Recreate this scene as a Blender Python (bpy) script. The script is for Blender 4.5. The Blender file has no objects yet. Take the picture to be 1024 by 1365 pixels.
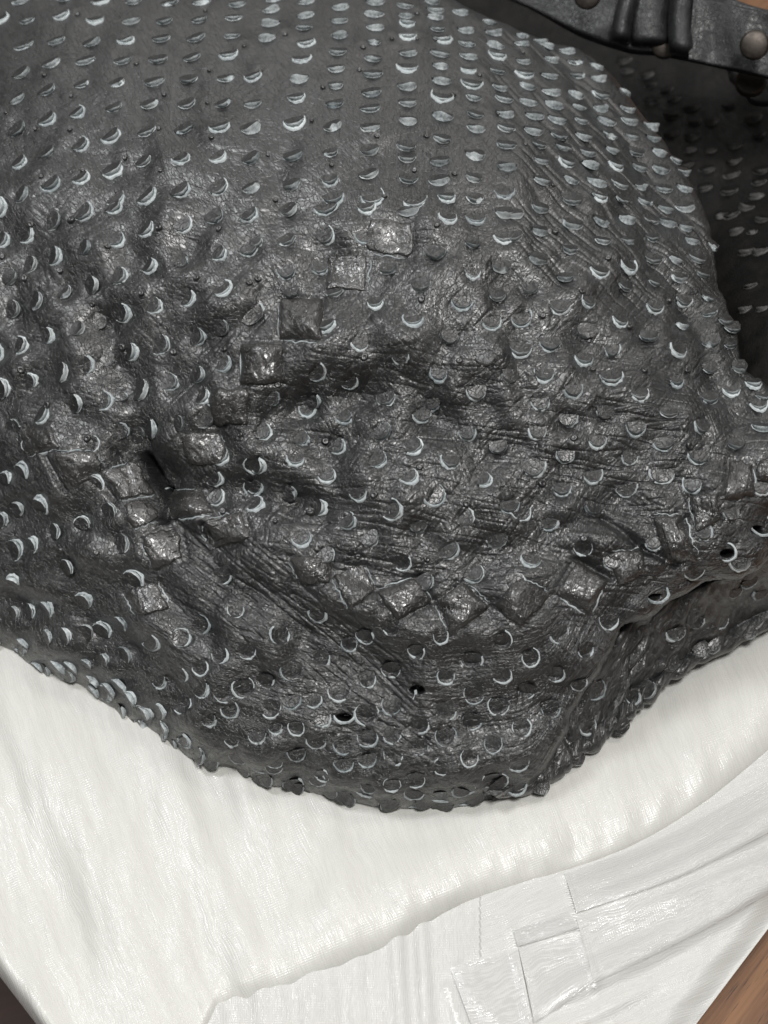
import bpy, math, random
import numpy as np
from mathutils import Vector
from mathutils.bvhtree import BVHTree

rng = np.random.default_rng(7)
random.seed(7)
sc = bpy.context.scene
col = sc.collection

# ------------------------------------------------------------------ camera
PITCH = math.radians(52.0)
FPX = 2165.0                      # focal length in photograph pixels (1024 x 1365)
CAM = np.array([0.0, -0.403, 0.596])
DIR = np.array([0.0, math.cos(PITCH), -math.sin(PITCH)])
RIGHT = np.array([1.0, 0.0, 0.0])
UP = np.array([0.0, math.sin(PITCH), math.cos(PITCH)])
cam_d = bpy.data.cameras.new('camera')
cam = bpy.data.objects.new('camera', cam_d); col.objects.link(cam)
cam.location = CAM; cam.rotation_euler = (math.pi/2 - PITCH, 0, 0)
cam_d.sensor_fit = 'VERTICAL'; cam_d.sensor_height = 24.0
cam_d.lens = 24.0*FPX/1365.0
cam_d.clip_start = 0.01; cam_d.clip_end = 50
cam_d.dof.use_dof = True; cam_d.dof.focus_distance = 0.64; cam_d.dof.aperture_fstop = 7.0
sc.camera = cam

# ------------------------------------------------------------------ light (indoor, ceiling panels)
w = bpy.data.worlds.new('World'); sc.world = w; w.use_nodes = True
bgn = w.node_tree.nodes['Background']
bgn.inputs[0].default_value = (1.0, 0.985, 0.96, 1); bgn.inputs[1].default_value = 0.11

def area(name, loc, target, sx, sy, power, colr):
    d = bpy.data.lights.new(name, 'AREA'); d.shape = 'RECTANGLE'; d.size = sx; d.size_y = sy
    d.energy = power; d.color = colr
    o = bpy.data.objects.new(name, d); col.objects.link(o); o.location = loc
    o.rotation_euler = (Vector(target)-Vector(loc)).to_track_quat('-Z', 'Y').to_euler()
    return o
area('ceiling_panel', (0.25, -0.55, 2.0), (0, 0.1, 0.1), 0.40, 0.40, 29, (1, 0.985, 0.96))
area('ceiling_panel', (-0.85, 0.30, 2.0), (0, 0.1, 0), 0.4, 0.4, 17, (0.97, 0.985, 1.0))
area('ceiling_panel', (1.0, 0.65, 2.0), (0, 0.1, 0), 0.5, 0.5, 8, (1, 0.97, 0.93))
area('ceiling_panel', (0.1, 2.4, 2.0), (0, 0.1, 0.1), 3.0, 1.2, 14, (1, 0.98, 0.95))
sc.view_settings.view_transform = 'Standard'; sc.view_settings.look = 'None'
sc.view_settings.gamma = 1.0; sc.view_settings.use_curve_mapping = False
sc.view_settings.exposure = 0.0

# ------------------------------------------------------------------ maths helpers
def rays(px, py):
    px = np.asarray(px, float); py = np.asarray(py, float)
    return (DIR + ((px-512.0)/FPX)[..., None]*RIGHT + ((682.5-py)/FPX)[..., None]*UP)
def on_z(px, py, z):
    r = rays(px, py); t = (CAM[2]-np.asarray(z))/(-r[..., 2])
    return t
def world_at(px, py, z):
    return CAM + rays(px, py)*on_z(px, py, z)[..., None]
def project(P):
    q = P-CAM; d = q@DIR
    return 512+FPX*(q@RIGHT)/d, 682.5-FPX*(q@UP)/d

def tps_fit(pts, vals, lam=1e-3):
    p = np.asarray(pts, float)/300.0; v = np.asarray(vals, float); n = len(p)
    d = np.linalg.norm(p[:, None]-p[None], axis=2)
    K = np.where(d > 0, d*d*np.log(d+1e-12), 0)+lam*np.eye(n)
    A = np.zeros((n+3, n+3)); A[:n, :n] = K; A[:n, n] = 1; A[:n, n+1:] = p; A[n, :n] = 1; A[n+1:, :n] = p.T
    b = np.concatenate([v, np.zeros(3)])
    return p, np.linalg.solve(A, b)
def tps_eval(m, x, y):
    p, c = m; n = len(p); x = np.asarray(x, float)/300; y = np.asarray(y, float)/300
    out = c[n]+c[n+1]*x+c[n+2]*y
    for i in range(n):
        d2 = (x-p[i, 0])**2+(y-p[i, 1])**2
        out = out+c[i]*0.5*d2*np.log(d2+1e-12)
    return out
def catmull(P, t):
    P = np.asarray(P, float); n = len(P); t = np.clip(np.asarray(t, float), 0, n-1-1e-9)
    i = t.astype(int); f = (t-i)[:, None]
    a = P[np.clip(i-1, 0, n-1)]; b = P[i]; c = P[np.clip(i+1, 0, n-1)]; d = P[np.clip(i+2, 0, n-1)]
    m1 = (c-a)/2; m2 = (d-b)/2
    return (2*f**3-3*f**2+1)*b+(f**3-2*f**2+f)*m1+(-2*f**3+3*f**2)*c+(f**3-f**2)*m2
def fft_noise(n, lx, ly, seed, ang=0.0):
    """tileable gaussian noise with correlation lengths lx, ly (pixels)"""
    g = np.random.default_rng(seed).normal(size=(n, n))
    k = np.fft.fftfreq(n); KX, KY = np.meshgrid(k, k)
    c, s = math.cos(ang), math.sin(ang)
    a = KX*c+KY*s; b = -KX*s+KY*c
    H = np.exp(-2*(math.pi**2)*((a*lx)**2+(b*ly)**2))
    o = np.fft.ifft2(np.fft.fft2(g)*H).real
    return (o-o.mean())/o.std()
def bil(img, x, y, wrap=False):
    h, wd = img.shape
    if wrap:
        x0 = np.floor(x).astype(int); y0 = np.floor(y).astype(int); fx = x-x0; fy = y-y0
        i0, i1, j0, j1 = x0 % wd, (x0+1) % wd, y0 % h, (y0+1) % h
    else:
        x = np.clip(x, 0, wd-1.001); y = np.clip(y, 0, h-1.001)
        i0 = x.astype(int); j0 = y.astype(int); fx = x-i0; fy = y-j0; i1 = i0+1; j1 = j0+1
    return img[j0, i0]*(1-fx)*(1-fy)+img[j0, i1]*fx*(1-fy)+img[j1, i0]*(1-fx)*fy+img[j1, i1]*fx*fy
def smooth(a, b, x):
    t = np.clip((x-a)/(b-a), 0, 1); return t*t*(3-2*t)

# ------------------------------------------------------------------ mesh helpers
def link(name, me, parent=None, mats=()):
    o = bpy.data.objects.new(name, me); col.objects.link(o); o.parent = parent
    for m in mats: me.materials.append(m)
    return o
def grid_mesh(name, P, mats, parent=None, uv=None, attrs=None, flip=False):
    R, C = P.shape[:2]
    idx = np.arange(R*C).reshape(R, C)
    q = np.stack([idx[:-1, :-1], idx[:-1, 1:], idx[1:, 1:], idx[1:, :-1]], -1).reshape(-1, 4)
    Pc = P+(OFF if 'OFF' in globals() else 0)
    nn_ = np.cross(np.gradient(P, axis=1), np.gradient(P, axis=0))
    if ((CAM-Pc)*nn_).sum(2).mean() < 0: q = q[:, ::-1]
    me = bpy.data.meshes.new(name)
    me.vertices.add(R*C); me.vertices.foreach_set('co', P.reshape(-1).astype(np.float32))
    me.loops.add(q.size); me.loops.foreach_set('vertex_index', q.reshape(-1).astype(np.int32))
    me.polygons.add(len(q)); me.polygons.foreach_set('loop_start', (np.arange(len(q))*4).astype(np.int32))
    me.polygons.foreach_set('use_smooth', np.ones(len(q), bool))
    me.update(calc_edges=True)
    if uv is None:
        a_, b_u = project(P.reshape(-1, 3)+(OFF if 'OFF' in globals() else 0)); uv = np.stack([a_, b_u], -1)*0.0003
    if uv is not None:
        l = me.uv_layers.new(name='flow'); l.data.foreach_set('uv', uv.reshape(-1, 2)[q.reshape(-1)].reshape(-1).astype(np.float32))
    for k, v in (attrs or {}).items():
        a = me.attributes.new(k, 'FLOAT', 'POINT'); a.data.foreach_set('value', v.reshape(-1).astype(np.float32))
    return link(name, me, parent, mats)
def normals_of(P):
    du = np.gradient(P, axis=1); dv = np.gradient(P, axis=0)
    n = np.cross(du, dv); n /= np.linalg.norm(n, axis=2, keepdims=True)+1e-12
    s = np.sign(((CAM-P)*n).sum(2).mean()); return n*s
def tag(o, label=None, cat=None, group=None, kind=None):
    for k, v in (('label', label), ('category', cat), ('group', group), ('kind', kind)):
        if v: o[k] = v
    return o
def empty(name, loc):
    o = bpy.data.objects.new(name, None); col.objects.link(o); o.location = loc; o.empty_display_size = 0.02
    return o
class MB:
    def __init__(s): s.v = []; s.f = []; s.m = []; s.sm = []
    def add(s, v, f, m, sm=True):
        b = len(s.v); s.v.extend([tuple(map(float, x)) for x in v])
        s.f.extend([tuple(i+b for i in q) for q in f])
        s.m.extend(m if isinstance(m, list) else [m]*len(f)); s.sm.extend([sm]*len(f))
    def build(s, name, mats, parent=None, uvoff=None):
        me = bpy.data.meshes.new(name); me.from_pydata(s.v, [], s.f)
        if uvoff is not None:
            a, b = project(np.array(s.v)+uvoff); uvs = np.stack([a, b], -1)*0.0003
            at_ = me.attributes.new('crack', 'FLOAT', 'POINT'); at_.data.foreach_set('value', np.full(len(s.v), 0.9, np.float32))
            l = me.uv_layers.new(name='flow'); vi = np.concatenate([np.array(q) for q in s.f]); l.data.foreach_set('uv', uvs[vi].reshape(-1))
        me.polygons.foreach_set('material_index', s.m); me.polygons.foreach_set('use_smooth', s.sm)
        me.update(); return link(name, me, parent, mats)

# ------------------------------------------------------------------ materials
def new_mat(name):
    m = bpy.data.materials.new(name); m.use_nodes = True
    nt = m.node_tree; return m, nt, nt.nodes, nt.links, nt.nodes['Principled BSDF']
def N(nodes, typ, **kw):
    n = nodes.new(typ)
    for k, v in kw.items(): setattr(n, k, v)
    return n
def mth(nt, op, a, b=None, c=None, clamp=False):
    n = nt.nodes.new('ShaderNodeMath'); n.operation = op; n.use_clamp = clamp
    for i, x in enumerate((a, b, c)):
        if x is None: continue
        if hasattr(x, 'links'): nt.links.new(x, n.inputs[i])
        else: n.inputs[i].default_value = x
    return n.outputs[0]
def noise(nt, vec, scale, detail=3, rough=0.55, dist=0.0, dims='3D'):
    n = nt.nodes.new('ShaderNodeTexNoise'); n.noise_dimensions = dims
    n.inputs['Scale'].default_value = scale; n.inputs['Detail'].default_value = detail
    n.inputs['Roughness'].default_value = rough; n.inputs['Distortion'].default_value = dist
    if vec is not None: nt.links.new(vec, n.inputs['Vector'])
    return n.outputs['Fac']
def vor(nt, vec, scale):
    n = nt.nodes.new('ShaderNodeTexVoronoi'); n.feature = 'DISTANCE_TO_EDGE'
    n.inputs['Scale'].default_value = scale; nt.links.new(vec, n.inputs['Vector']); return n.outputs['Distance']
def maprange(nt, v, a, b, c=0.0, d=1.0):
    n = nt.nodes.new('ShaderNodeMapRange'); n.interpolation_type = 'SMOOTHSTEP'
    nt.links.new(v, n.inputs[0])
    for i, x in enumerate((a, b, c, d)): n.inputs[i+1].default_value = x
    return n.outputs[0]
def mixc(nt, f, a, b):
    n = nt.nodes.new('ShaderNodeMix'); n.data_type = 'RGBA'
    nt.links.new(f, n.inputs[0]) if hasattr(f, 'links') else setattr(n.inputs[0], 'default_value', f)
    for i, x in ((6, a), (7, b)):
        if hasattr(x, 'links'): nt.links.new(x, n.inputs[i])
        else: n.inputs[i].default_value = (*x, 1)
    return n.outputs[2]
def vscale(nt, vec, s):
    n = nt.nodes.new('ShaderNodeMapping'); nt.links.new(vec, n.inputs[0]); n.inputs['Scale'].default_value = s; return n.outputs[0]

def vor2(nt, vec, scale):
    n = nt.nodes.new('ShaderNodeTexVoronoi'); n.feature = 'DISTANCE_TO_EDGE'; n.voronoi_dimensions = '2D'
    n.inputs['Scale'].default_value = scale; nt.links.new(vec, n.inputs['Vector']); return n.outputs['Distance']
def rotscale(nt, vec, ang, s):
    n = nt.nodes.new('ShaderNodeMapping'); n.vector_type = 'TEXTURE'; nt.links.new(vec, n.inputs[0])
    n.inputs['Rotation'].default_value = (0, 0, math.radians(ang)); n.inputs['Scale'].default_value = (1/s[0], 1/s[1], 1); return n.outputs[0]
def ridge(nt, v, w_):
    return maprange(nt, mth(nt, 'ABSOLUTE', mth(nt, 'SUBTRACT', v, 0.5)), 0.0, w_)
def leather(name, base=(0.0055, 0.0057, 0.0060), base2=(0.0135, 0.0135, 0.0136), rough=0.42, spec=1.0, bump=1.0, coat=0.65):
    m, nt, nd, ln, bs = new_mat(name)
    geo = N(nd, 'ShaderNodeNewGeometry'); pos = geo.outputs['Position']
    crack = N(nd, 'ShaderNodeAttribute', attribute_name='crack').outputs['Fac']
    stri = N(nd, 'ShaderNodeAttribute', attribute_name='stri').outputs['Fac']
    uv = N(nd, 'ShaderNodeUVMap', uv_map='flow').outputs[0]
    wn = N(nd, 'ShaderNodeTexNoise', noise_dimensions='2D'); wn.inputs['Scale'].default_value = 220; wn.inputs['Detail'].default_value = 2
    ln.new(uv, wn.inputs['Vector'])
    wv = N(nd, 'ShaderNodeVectorMath', operation='MULTIPLY_ADD'); ln.new(wn.outputs['Color'], wv.inputs[0])
    wv.inputs[1].default_value = (0.004, 0.004, 0.0); ln.new(uv, wv.inputs[2]); wp = wv.outputs[0]
    g1 = maprange(nt, noise(nt, wp, 1100, 0, 0.5, 0.0, '2D'), 0.32, 0.55)
    g2 = maprange(nt, vor2(nt, rotscale(nt, wp, 20, (1.0, 0.65)), 640), 0.0, 0.085)
    c1 = ridge(nt, noise(nt, rotscale(nt, wp, 38, (150, 700)), 1.0, 1, 0.5, 0.0, '2D'), 0.04)
    c2 = ridge(nt, noise(nt, rotscale(nt, wp, -47, (140, 640)), 1.0, 1, 0.5, 0.0, '2D'), 0.04)
    f1 = noise(nt, uv, 2600, 1, 0.5, 0.0, '2D')
    f2 = noise(nt, uv, 420, 3, 0.6, 0.0, '2D')
    st = ridge(nt, noise(nt, rotscale(nt, wp, 0, (45, 520)), 1.0, 3, 0.6, 0.0, '2D'), 0.10)
    st2 = noise(nt, rotscale(nt, uv, 0, (120, 2000)), 1.0, 1, 0.6, 0.0, '2D')
    h = mth(nt, 'MULTIPLY', g1, 0.05)
    h = mth(nt, 'ADD', h, mth(nt, 'MULTIPLY', f1, 0.05))
    h = mth(nt, 'ADD', h, mth(nt, 'MULTIPLY', f2, 0.18))
    ck = mth(nt, 'ADD', mth(nt, 'MULTIPLY', g2, 0.75), mth(nt, 'ADD', mth(nt, 'MULTIPLY', c1, 0.55), mth(nt, 'MULTIPLY', c2, 0.55)))
    h = mth(nt, 'ADD', h, mth(nt, 'MULTIPLY', ck, mth(nt, 'ADD', crack, 0.15)))
    h = mth(nt, 'ADD', h, mth(nt, 'MULTIPLY', mth(nt, 'ADD', mth(nt, 'MULTIPLY', st, 0.8), mth(nt, 'MULTIPLY', st2, 0.2)), stri))
    b = N(nd, 'ShaderNodeBump'); b.inputs['Strength'].default_value = 1.0*bump
    b.inputs['Distance'].default_value = 0.00013; ln.new(h, b.inputs['Height']); ln.new(b.outputs[0], bs.inputs['Normal'])
    cn = noise(nt, pos, 90, 2, 0.6)
    ln.new(mixc(nt, maprange(nt, cn, 0.35, 0.7), base, base2), bs.inputs['Base Color'])
    ln.new(maprange(nt, f2, 0.3, 0.7, rough-0.06, rough+0.10), bs.inputs['Roughness'])
    bs.inputs['Specular IOR Level'].default_value = spec
    bs.inputs['Coat Weight'].default_value = coat; bs.inputs['Coat Roughness'].default_value = rough-0.06; ln.new(b.outputs[0], bs.inputs['Coat Normal'])
    return m
LEATHER = leather('black_leather')
LEATHER_SHADE = leather('black_leather_shaded', (0.004, 0.0038, 0.0036), (0.009, 0.0082, 0.0076), 0.5, 0.2, 0.9, 0.0)  # darker copy of the bag leather, back panel's shade put into the colour
PATCHL = leather('woven_strip_leather', (0.015, 0.0145, 0.014), (0.032, 0.0305, 0.0285), 0.33, 1.0, 0.9)

def suede(name, a, b):
    m, nt, nd, ln, bs = new_mat(name)
    geo = N(nd, 'ShaderNodeNewGeometry'); pos = geo.outputs['Position']
    oi = N(nd, 'ShaderNodeObjectInfo')
    n1 = noise(nt, pos, 900, 4, 0.7); n2 = noise(nt, pos, 150, 2)
    f = mth(nt, 'ADD', mth(nt, 'MULTIPLY', n1, 0.7), mth(nt, 'ADD', mth(nt, 'MULTIPLY', n2, 0.5), mth(nt, 'MULTIPLY', oi.outputs['Random'], 0.25)))
    ln.new(mixc(nt, maprange(nt, f, 0.50, 0.92), a, b), bs.inputs['Base Color'])
    bs.inputs['Roughness'].default_value = 0.85; bs.inputs['Specular IOR Level'].default_value = 0.2
    bp = N(nd, 'ShaderNodeBump'); bp.inputs['Distance'].default_value = 0.0003; bp.inputs['Strength'].default_value = 0.9
    ln.new(noise(nt, pos, 1600, 3, 0.7), bp.inputs['Height']); ln.new(bp.outputs[0], bs.inputs['Normal'])
    return m
SUEDE = suede('cut_edge_suede', (0.265, 0.298, 0.31), (0.62, 0.665, 0.675))
SUEDE_T = suede('cut_edge_worn', (0.20, 0.228, 0.24), (0.50, 0.54, 0.55))
SUEDE_SHADE = suede('cut_edge_shaded', (0.09, 0.089, 0.088), (0.22, 0.215, 0.21))  # cut edge suede darkened, shade on the back panel scales painted in

# ------------------------------------------------------------------ measured layout of the scales
KZ = 342.0/1024.0
REG = {1: (0, 0), 2: (342, 0), 3: (682, 0), 4: (0, 274), 5: (342, 274), 6: (682, 274), 7: (0, 548), 8: (342, 548),
       9: (682, 548), 10: (0, 822), 11: (342, 822), 12: (682, 822)}
SC = {
1: ('L', """85,10 260,0 405,10T 535,12 680,18 808,14 948,22 10,85T 112,88 248,75M 385,90T 525,90 658,88 798,82 935,78
98,185 228,168 370,175 508,172M 645,160 785,155 928,150 88,295 208,258 345,248 492,248 632,242 768,235 915,232M
72,400 190,365 330,342 468,335 618,332 755,322 903,318 1015,315M 70,520 195,485M 315,458M 458,432 600,422 748,420 893,420 1012,420
85,655M 190,610 328,585M 450,550M 590,530 738,520 882,520M 1003,515 90,780 210,740M 330,715M 458,685M 580,650 730,640M 875,635T 1005,635
470,800T 595,790M 725,770M 875,755M 1005,755"""),
2: ('L', """70,5 200,15 335,35 475,15 592,28 700,12 60,48 197,70 332,88 470,62 597,70 712,45 57,100 190,118 332,148 475,118 602,105M 712,75 812,55 928,95
45,158 200,185M 325,212 468,175 602,158M 722,122 835,128 945,135 180,245T 320,278 465,240 605,220 740,170M 838,180 952,190
172,320 315,345 463,300 602,280T 732,220 845,232 958,235M 160,400M 315,420 460,375 600,350 733,270 845,290T 960,290
155,500M 305,508 455,440 603,415 738,330 857,345M 970,355 150,628 298,615 455,512 605,487 740,398T 865,395 985,400
143,738 295,725M 450,602 598,588 742,472 872,462 990,460 450,702 602,635 740,558 875,520 995,515 607,718 733,648 872,622
997,585 730,725 865,715 997,670 755,800M 870,795 990,770T 310,800M 465,800T 640,812T"""),
3: ('L', """60,85 130,120 190,105 240,140 285,180 40,150 40,180 110,162 140,190 220,212 180,158 45,250 155,245 255,252 315,215 335,272
50,305M 150,308 260,308 345,318 375,255 425,328 60,352 158,372 252,382 355,378 445,375 65,412 165,428 268,432 355,435 460,437 505,410 530,455
90,470 180,482 275,488 378,488 467,488 550,500 85,528 190,542 285,548 388,545 480,548 565,555 105,585 205,592 300,612 398,602 498,612 590,610 650,635
115,645 218,655M 312,665 412,668M 508,672 595,678 680,690 120,725 235,725 335,733 425,738 512,750 605,758 690,755 745,780 240,798 345,795M 440,800 530,805"""),
4: ('M', """20,145 120,120T 215,65L 340,35 460,10 5,10 130,240L 235,205 345,172L 475,145 598,105 738,85 860,48L 1000,45 45,285L 155,385L 265,350L 372,320L
487,288 615,255 728,228L 885,200 1000,185 60,415L 205,525T 315,495L 400,465L 508,437 630,405 765,380T 900,350T 1005,455L 5,595 98,565 358,640T 435,612L
535,590 655,560 800,530 890,490L 25,730 135,700 262,668L 905,640T 798,680L 690,710 578,742L 490,757L 435,780 315,790L 825,770"""),
5: ('M', """130,22L 285,15 445,15 610,30L 765,60T 870,60T 990,30L 5,155 125,145L 285,135 435,135T 715,195L 865,155L 990,140 125,275 255,255T 525,260L 860,280T 975,250L
140,350L 315,352L 480,405 660,325L 820,400T 960,370L 5,440 285,500 420,565 630,475T 770,530L 940,480T 575,620T 730,690T 880,755 915,615L 1010,685L
250,680T 380,720T 70,780T 235,795 525,785 700,800T"""),
6: ('L', """110,15 5,40 110,110 240,75 355,65 455,60 555,60 620,75 695,90 610,15 690,10 770,15 800,65 830,110 5,130 105,220 230,180 360,155 460,150 560,135 715,150 800,150 855,170
75,335 215,300 345,280M 460,255T 565,220 655,220 735,215 820,220 858,245 40,465T 190,415M 310,395M 450,330 570,310 668,290 760,278 840,300 865,320 890,295
30,590M 155,565M 300,505 430,470M 570,415M 685,390M 790,435 785,365 850,460 885,420 130,690M 285,630M 400,590M 545,535 675,485 795,545 875,500 870,560
245,755M 395,705M 510,765M 660,715M 665,590T 790,655 785,775M 905,650 885,745M 965,725M 1010,770M 985,810M 120,800T"""),
7: ('M', """55,50L@170 185,25@60 620,70L@85 560,95L@80 500,85@80 725,50L@85 830,30@60 30,260@150 105,225@140 75,385L@120 175,355@165 335,440@160 235,480L@110
140,520@140 15,430@110 385,275@140 445,395L@135 500,525L@110 285,615L@130 60,665@160 350,745@130 540,655@150 205,775@130 125,795L@130 60,805L@120 75,545@120
870,280@50 870,355@45 1010,300D@0 890,650D@0 940,790D@10 900,185@60 360,130D@60 1015,215D@0"""),
8: ('M', """205,10T@0 360,35@40 670,25@30 40,90@70 190,115T@60 510,85L@60 335,150@50 25,220@70 160,205T@10 490,200T@60 640,150@60 775,215@0 850,100@20 965,150L@10
295,270@45 140,330L@70 625,270T@60 10,300T@60 920,285T@60 415,340T@20 730,345T@60 265,390@70 560,405T@60 375,455@40 655,470@20 845,440@45 10,380T@60 195,520T@45
460,520@35 280,585@40 780,565@45 965,525@15 580,600D@30 675,690@30 880,665@40 1010,390T@10"""),
9: ('M', """105,95@0 225,45@0 370,10L@0 340,135@0 495,80@0 625,15L@0 610,140@10 755,70@0 895,140L@5 995,75L@-10 85,240@0 215,190@0 465,200@-10 745,195@0 200,325@0
325,270T@10 600,270@0 460,320T@10 315,395L@-20 35,395D@40 150,460T@10 75,610T@-10 725,310@0 885,420@20 770,500@20 990,470H@40 855,560H@40 575,740H@30 410,610@10 570,540@10
735,660T@10 920,620@10 15,680D 285,540D 975,680T@20 1000,320"""),
10: ('D', """800,30 720,85 610,120T@30 880,150 985,130 800,200 715,230 645,270T@30 815,300T 895,300 970,280 730,345 655,375T 925,390T 840,425T 930,510T
100,100L@130 195,75L@130 265,75L@110 345,60L@130 415,40M@150 490,20L@130 500,150L@130 420,170L@130 350,185L@130 240,195L@130 290,195L@130 375,250L@125 440,290L@125 490,270L@130
385,290L@125 540,320M@120 590,375M@115 480,380L@120 160,190L@130 60,150L@130 300,280L@130 210,250L@130 660,440L@100 580,420L@110 720,500L@80 800,540L@60"""),
11: ('D', """90,75 250,10T 435,70 535,35 255,160 370,105 640,130 735,75@20 980,90 860,165 140,210 540,200 755,235 980,230 35,250 440,245 330,295 640,290H 870,300 225,330 540,350 965,350
55,360 140,350T 440,385 755,370 345,400H 860,410 265,425T 650,425 160,440 80,455T 540,465 755,475 945,505 445,480 345,505 650,510 245,515T 10,490T 850,560 545,550 70,580 165,560M
445,580T 740,600 350,600T 635,645 940,645 260,630 155,655 440,690 540,670 735,710 840,685 835,735 635,745 940,715 5,605"""),
12: ('D', """385,10 185,60 480,50 535,75T 290,125 385,180T 75,160 175,220 60,285 270,280T 155,360 240,400T 40,440 30,585"""),
}
# on the crumpled base panel (full photograph pixels) and on the far back panel
SC_BASE = [(12, 335, 290, 'D', 30), (12, 300, 430, 'D', 20), (12, 140, 505, 'D', 10), (12, 475, 315, 'D', 30), (12, 20, 670, 'D', 10),
           (12, 630, 180, 'P', 55), (12, 435, 435, 'P', 55), (12, 275, 560, 'P', 55), (12, 115, 670, 'P', 40), (12, 745, 120, 'P', 30),
           (12, 800, 115, 'P', 40), (12, 540, 290, 'P', 60), (12, 950, 55, 'P', 20), (12, 740, 45, 'M', 10), (12, 655, 75, 'M', 10), (12, 840, 20, 'D', 60), (9, 1000, 745, 'T', 10), (9, 900, 740, 'T', 20), (9, 960, 700, 'T', 20)]
SC_BACK = """450,240 460,285 540,300 555,340 560,405 620,360 650,400 640,460 720,430 730,485 725,545 640,535 800,485 710,600 795,600 780,680 890,580 890,640
880,700 1000,680 990,730 870,765 980,790 870,420 770,750 970,470 940,830 880,860 1000,880 960,930 1000,1010 940,1010 900,930 960,1150 1010,1240 940,1240 990,540 700,660 840,860"""
ANG = [(50, 30, 20), (30, 150, 45), (100, 250, 45), (250, 100, 15), (400, 50, 5), (550, 100, 0), (650, 150, -8), (800, 250, -10), (900, 350, -5), (250, 230, 35), (400, 230, 22),
       (30, 350, 80), (150, 400, 75), (250, 330, 50), (250, 450, 70), (400, 350, 25), (360, 520, 50), (520, 400, 0), (620, 500, 0), (750, 450, 0), (850, 550, 5),
       (60, 620, 150), (400, 600, 45), (560, 720, 30), (700, 650, 0), (900, 650, 0), (400, 950, 10), (600, 950, 0), (750, 950, 5), (850, 800, 20), (980, 420, 20), (190, 570, 80), (100, 870, 130)]
def ang_at(x, y):
    sx = sy = 0.0
    for a, b, g in ANG:
        wgt = 1.0/((a-x)**2+(b-y)**2+900)**1.5
        sx += wgt*math.cos(math.radians(g)); sy += wgt*math.sin(math.radians(g))
    return math.degrees(math.atan2(sy, sx))
scales = []           # px, py (circle centre), angle, type
for rg, (dflt, txt) in SC.items():
    ox, oy = REG[rg]
    for tok in txt.split():
        ang = None
        if '@' in tok: tok, a = tok.split('@'); ang = float(a)
        ty = dflt
        if tok[-1].isalpha(): ty = tok[-1]; tok = tok[:-1]
        a, b = tok.split(','); x = ox+float(a)*KZ; y = oy+float(b)*KZ
        if ang is None: ang = ang_at(x, y)+random.uniform(-9, 9)
        scales.append((x, y, ang, ty))
QU = {1: "25,450 140,515 285,385 178,300 165,705 465,765 545,255 655,378 828,412 835,283 845,550 640,680 635,515 280,520 975,185 310,60 820,45 330,680 500,630",
2: "15,285 220,482 45,620 265,350 480,545 678,545 790,695 785,380 510,785 300,660 75,800 630,680 425,190 640,155 540,155 410,280 115,140 890,300 640,55 965,455",
3: "45,210 165,740 55,575", 4: "285,60 125,75 10,205 240,260 100,290 430,165 565,350 635,90 875,95 785,290 995,310 370,395 490,565 695,585 895,575 85,655 190,800",
5: "5,295 720,80 430,605 85,715 660,375 810,620 870,35", 6: "175,105 385,210 280,345 125,440 470,485 530,660 700,660 325,655 105,655 630,380",
7: "350,110 385,565 890,400 960,95 245,560 880,160", 8: "275,120 470,335 215,405 650,225 840,370 405,580 680,590 75,440", 9: "120,290 290,510 710,140 250,110"}
_B = [(-40, 845), (0, 866), (75, 912), (150, 948), (250, 1008), (330, 1038), (430, 1063), (560, 1080), (640, 1072), (700, 1052)]
_k = 0
for (xa, ya), (xb, yb) in zip(_B[:-1], _B[1:]):
    _n = max(1, int(math.hypot(xb-xa, yb-ya)/19))
    for _i in range(_n):
        _k += 1; t_ = (_i+random.uniform(0.2, 0.8))/_n; x, y = xa+(xb-xa)*t_, ya+(yb-ya)*t_
        nx, ny = (yb-ya), -(xb-xa); ln_ = math.hypot(nx, ny); nx, ny = nx/ln_, ny/ln_
        o_ = (5, 15, 9)[_k % 3]
        scales.append((x+nx*o_, y+ny*o_, math.degrees(math.atan2(-nx, -ny))+random.uniform(-25, 25)+(70 if x < 260 else 0), 'P' if _k % 3 != 1 else 'T'))
for (x, y, a) in ((60, 905, 100), (105, 930, 90), (160, 948, 60), (215, 978, 40), (262, 1008, 30), (300, 1024, 20), (352, 1040, 15), (395, 1050, 10), (455, 1062, 5), (520, 1072, 0), (590, 1075, 0), (650, 1066, 0), (692, 1052, 10)):
    scales.append((x, y-4, a, 'P'))
quills = []
for rg, txt in QU.items():
    ox, oy = REG[rg]
    for tok in txt.split():
        a, b = tok.split(','); quills.append((ox+float(a)*KZ, oy+float(b)*KZ))
def zq(ox, oy, k, *pts): return [(ox+a*k, oy+b*k) for a, b in pts]
K5 = 300/1024; K7 = 284/1024
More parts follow.
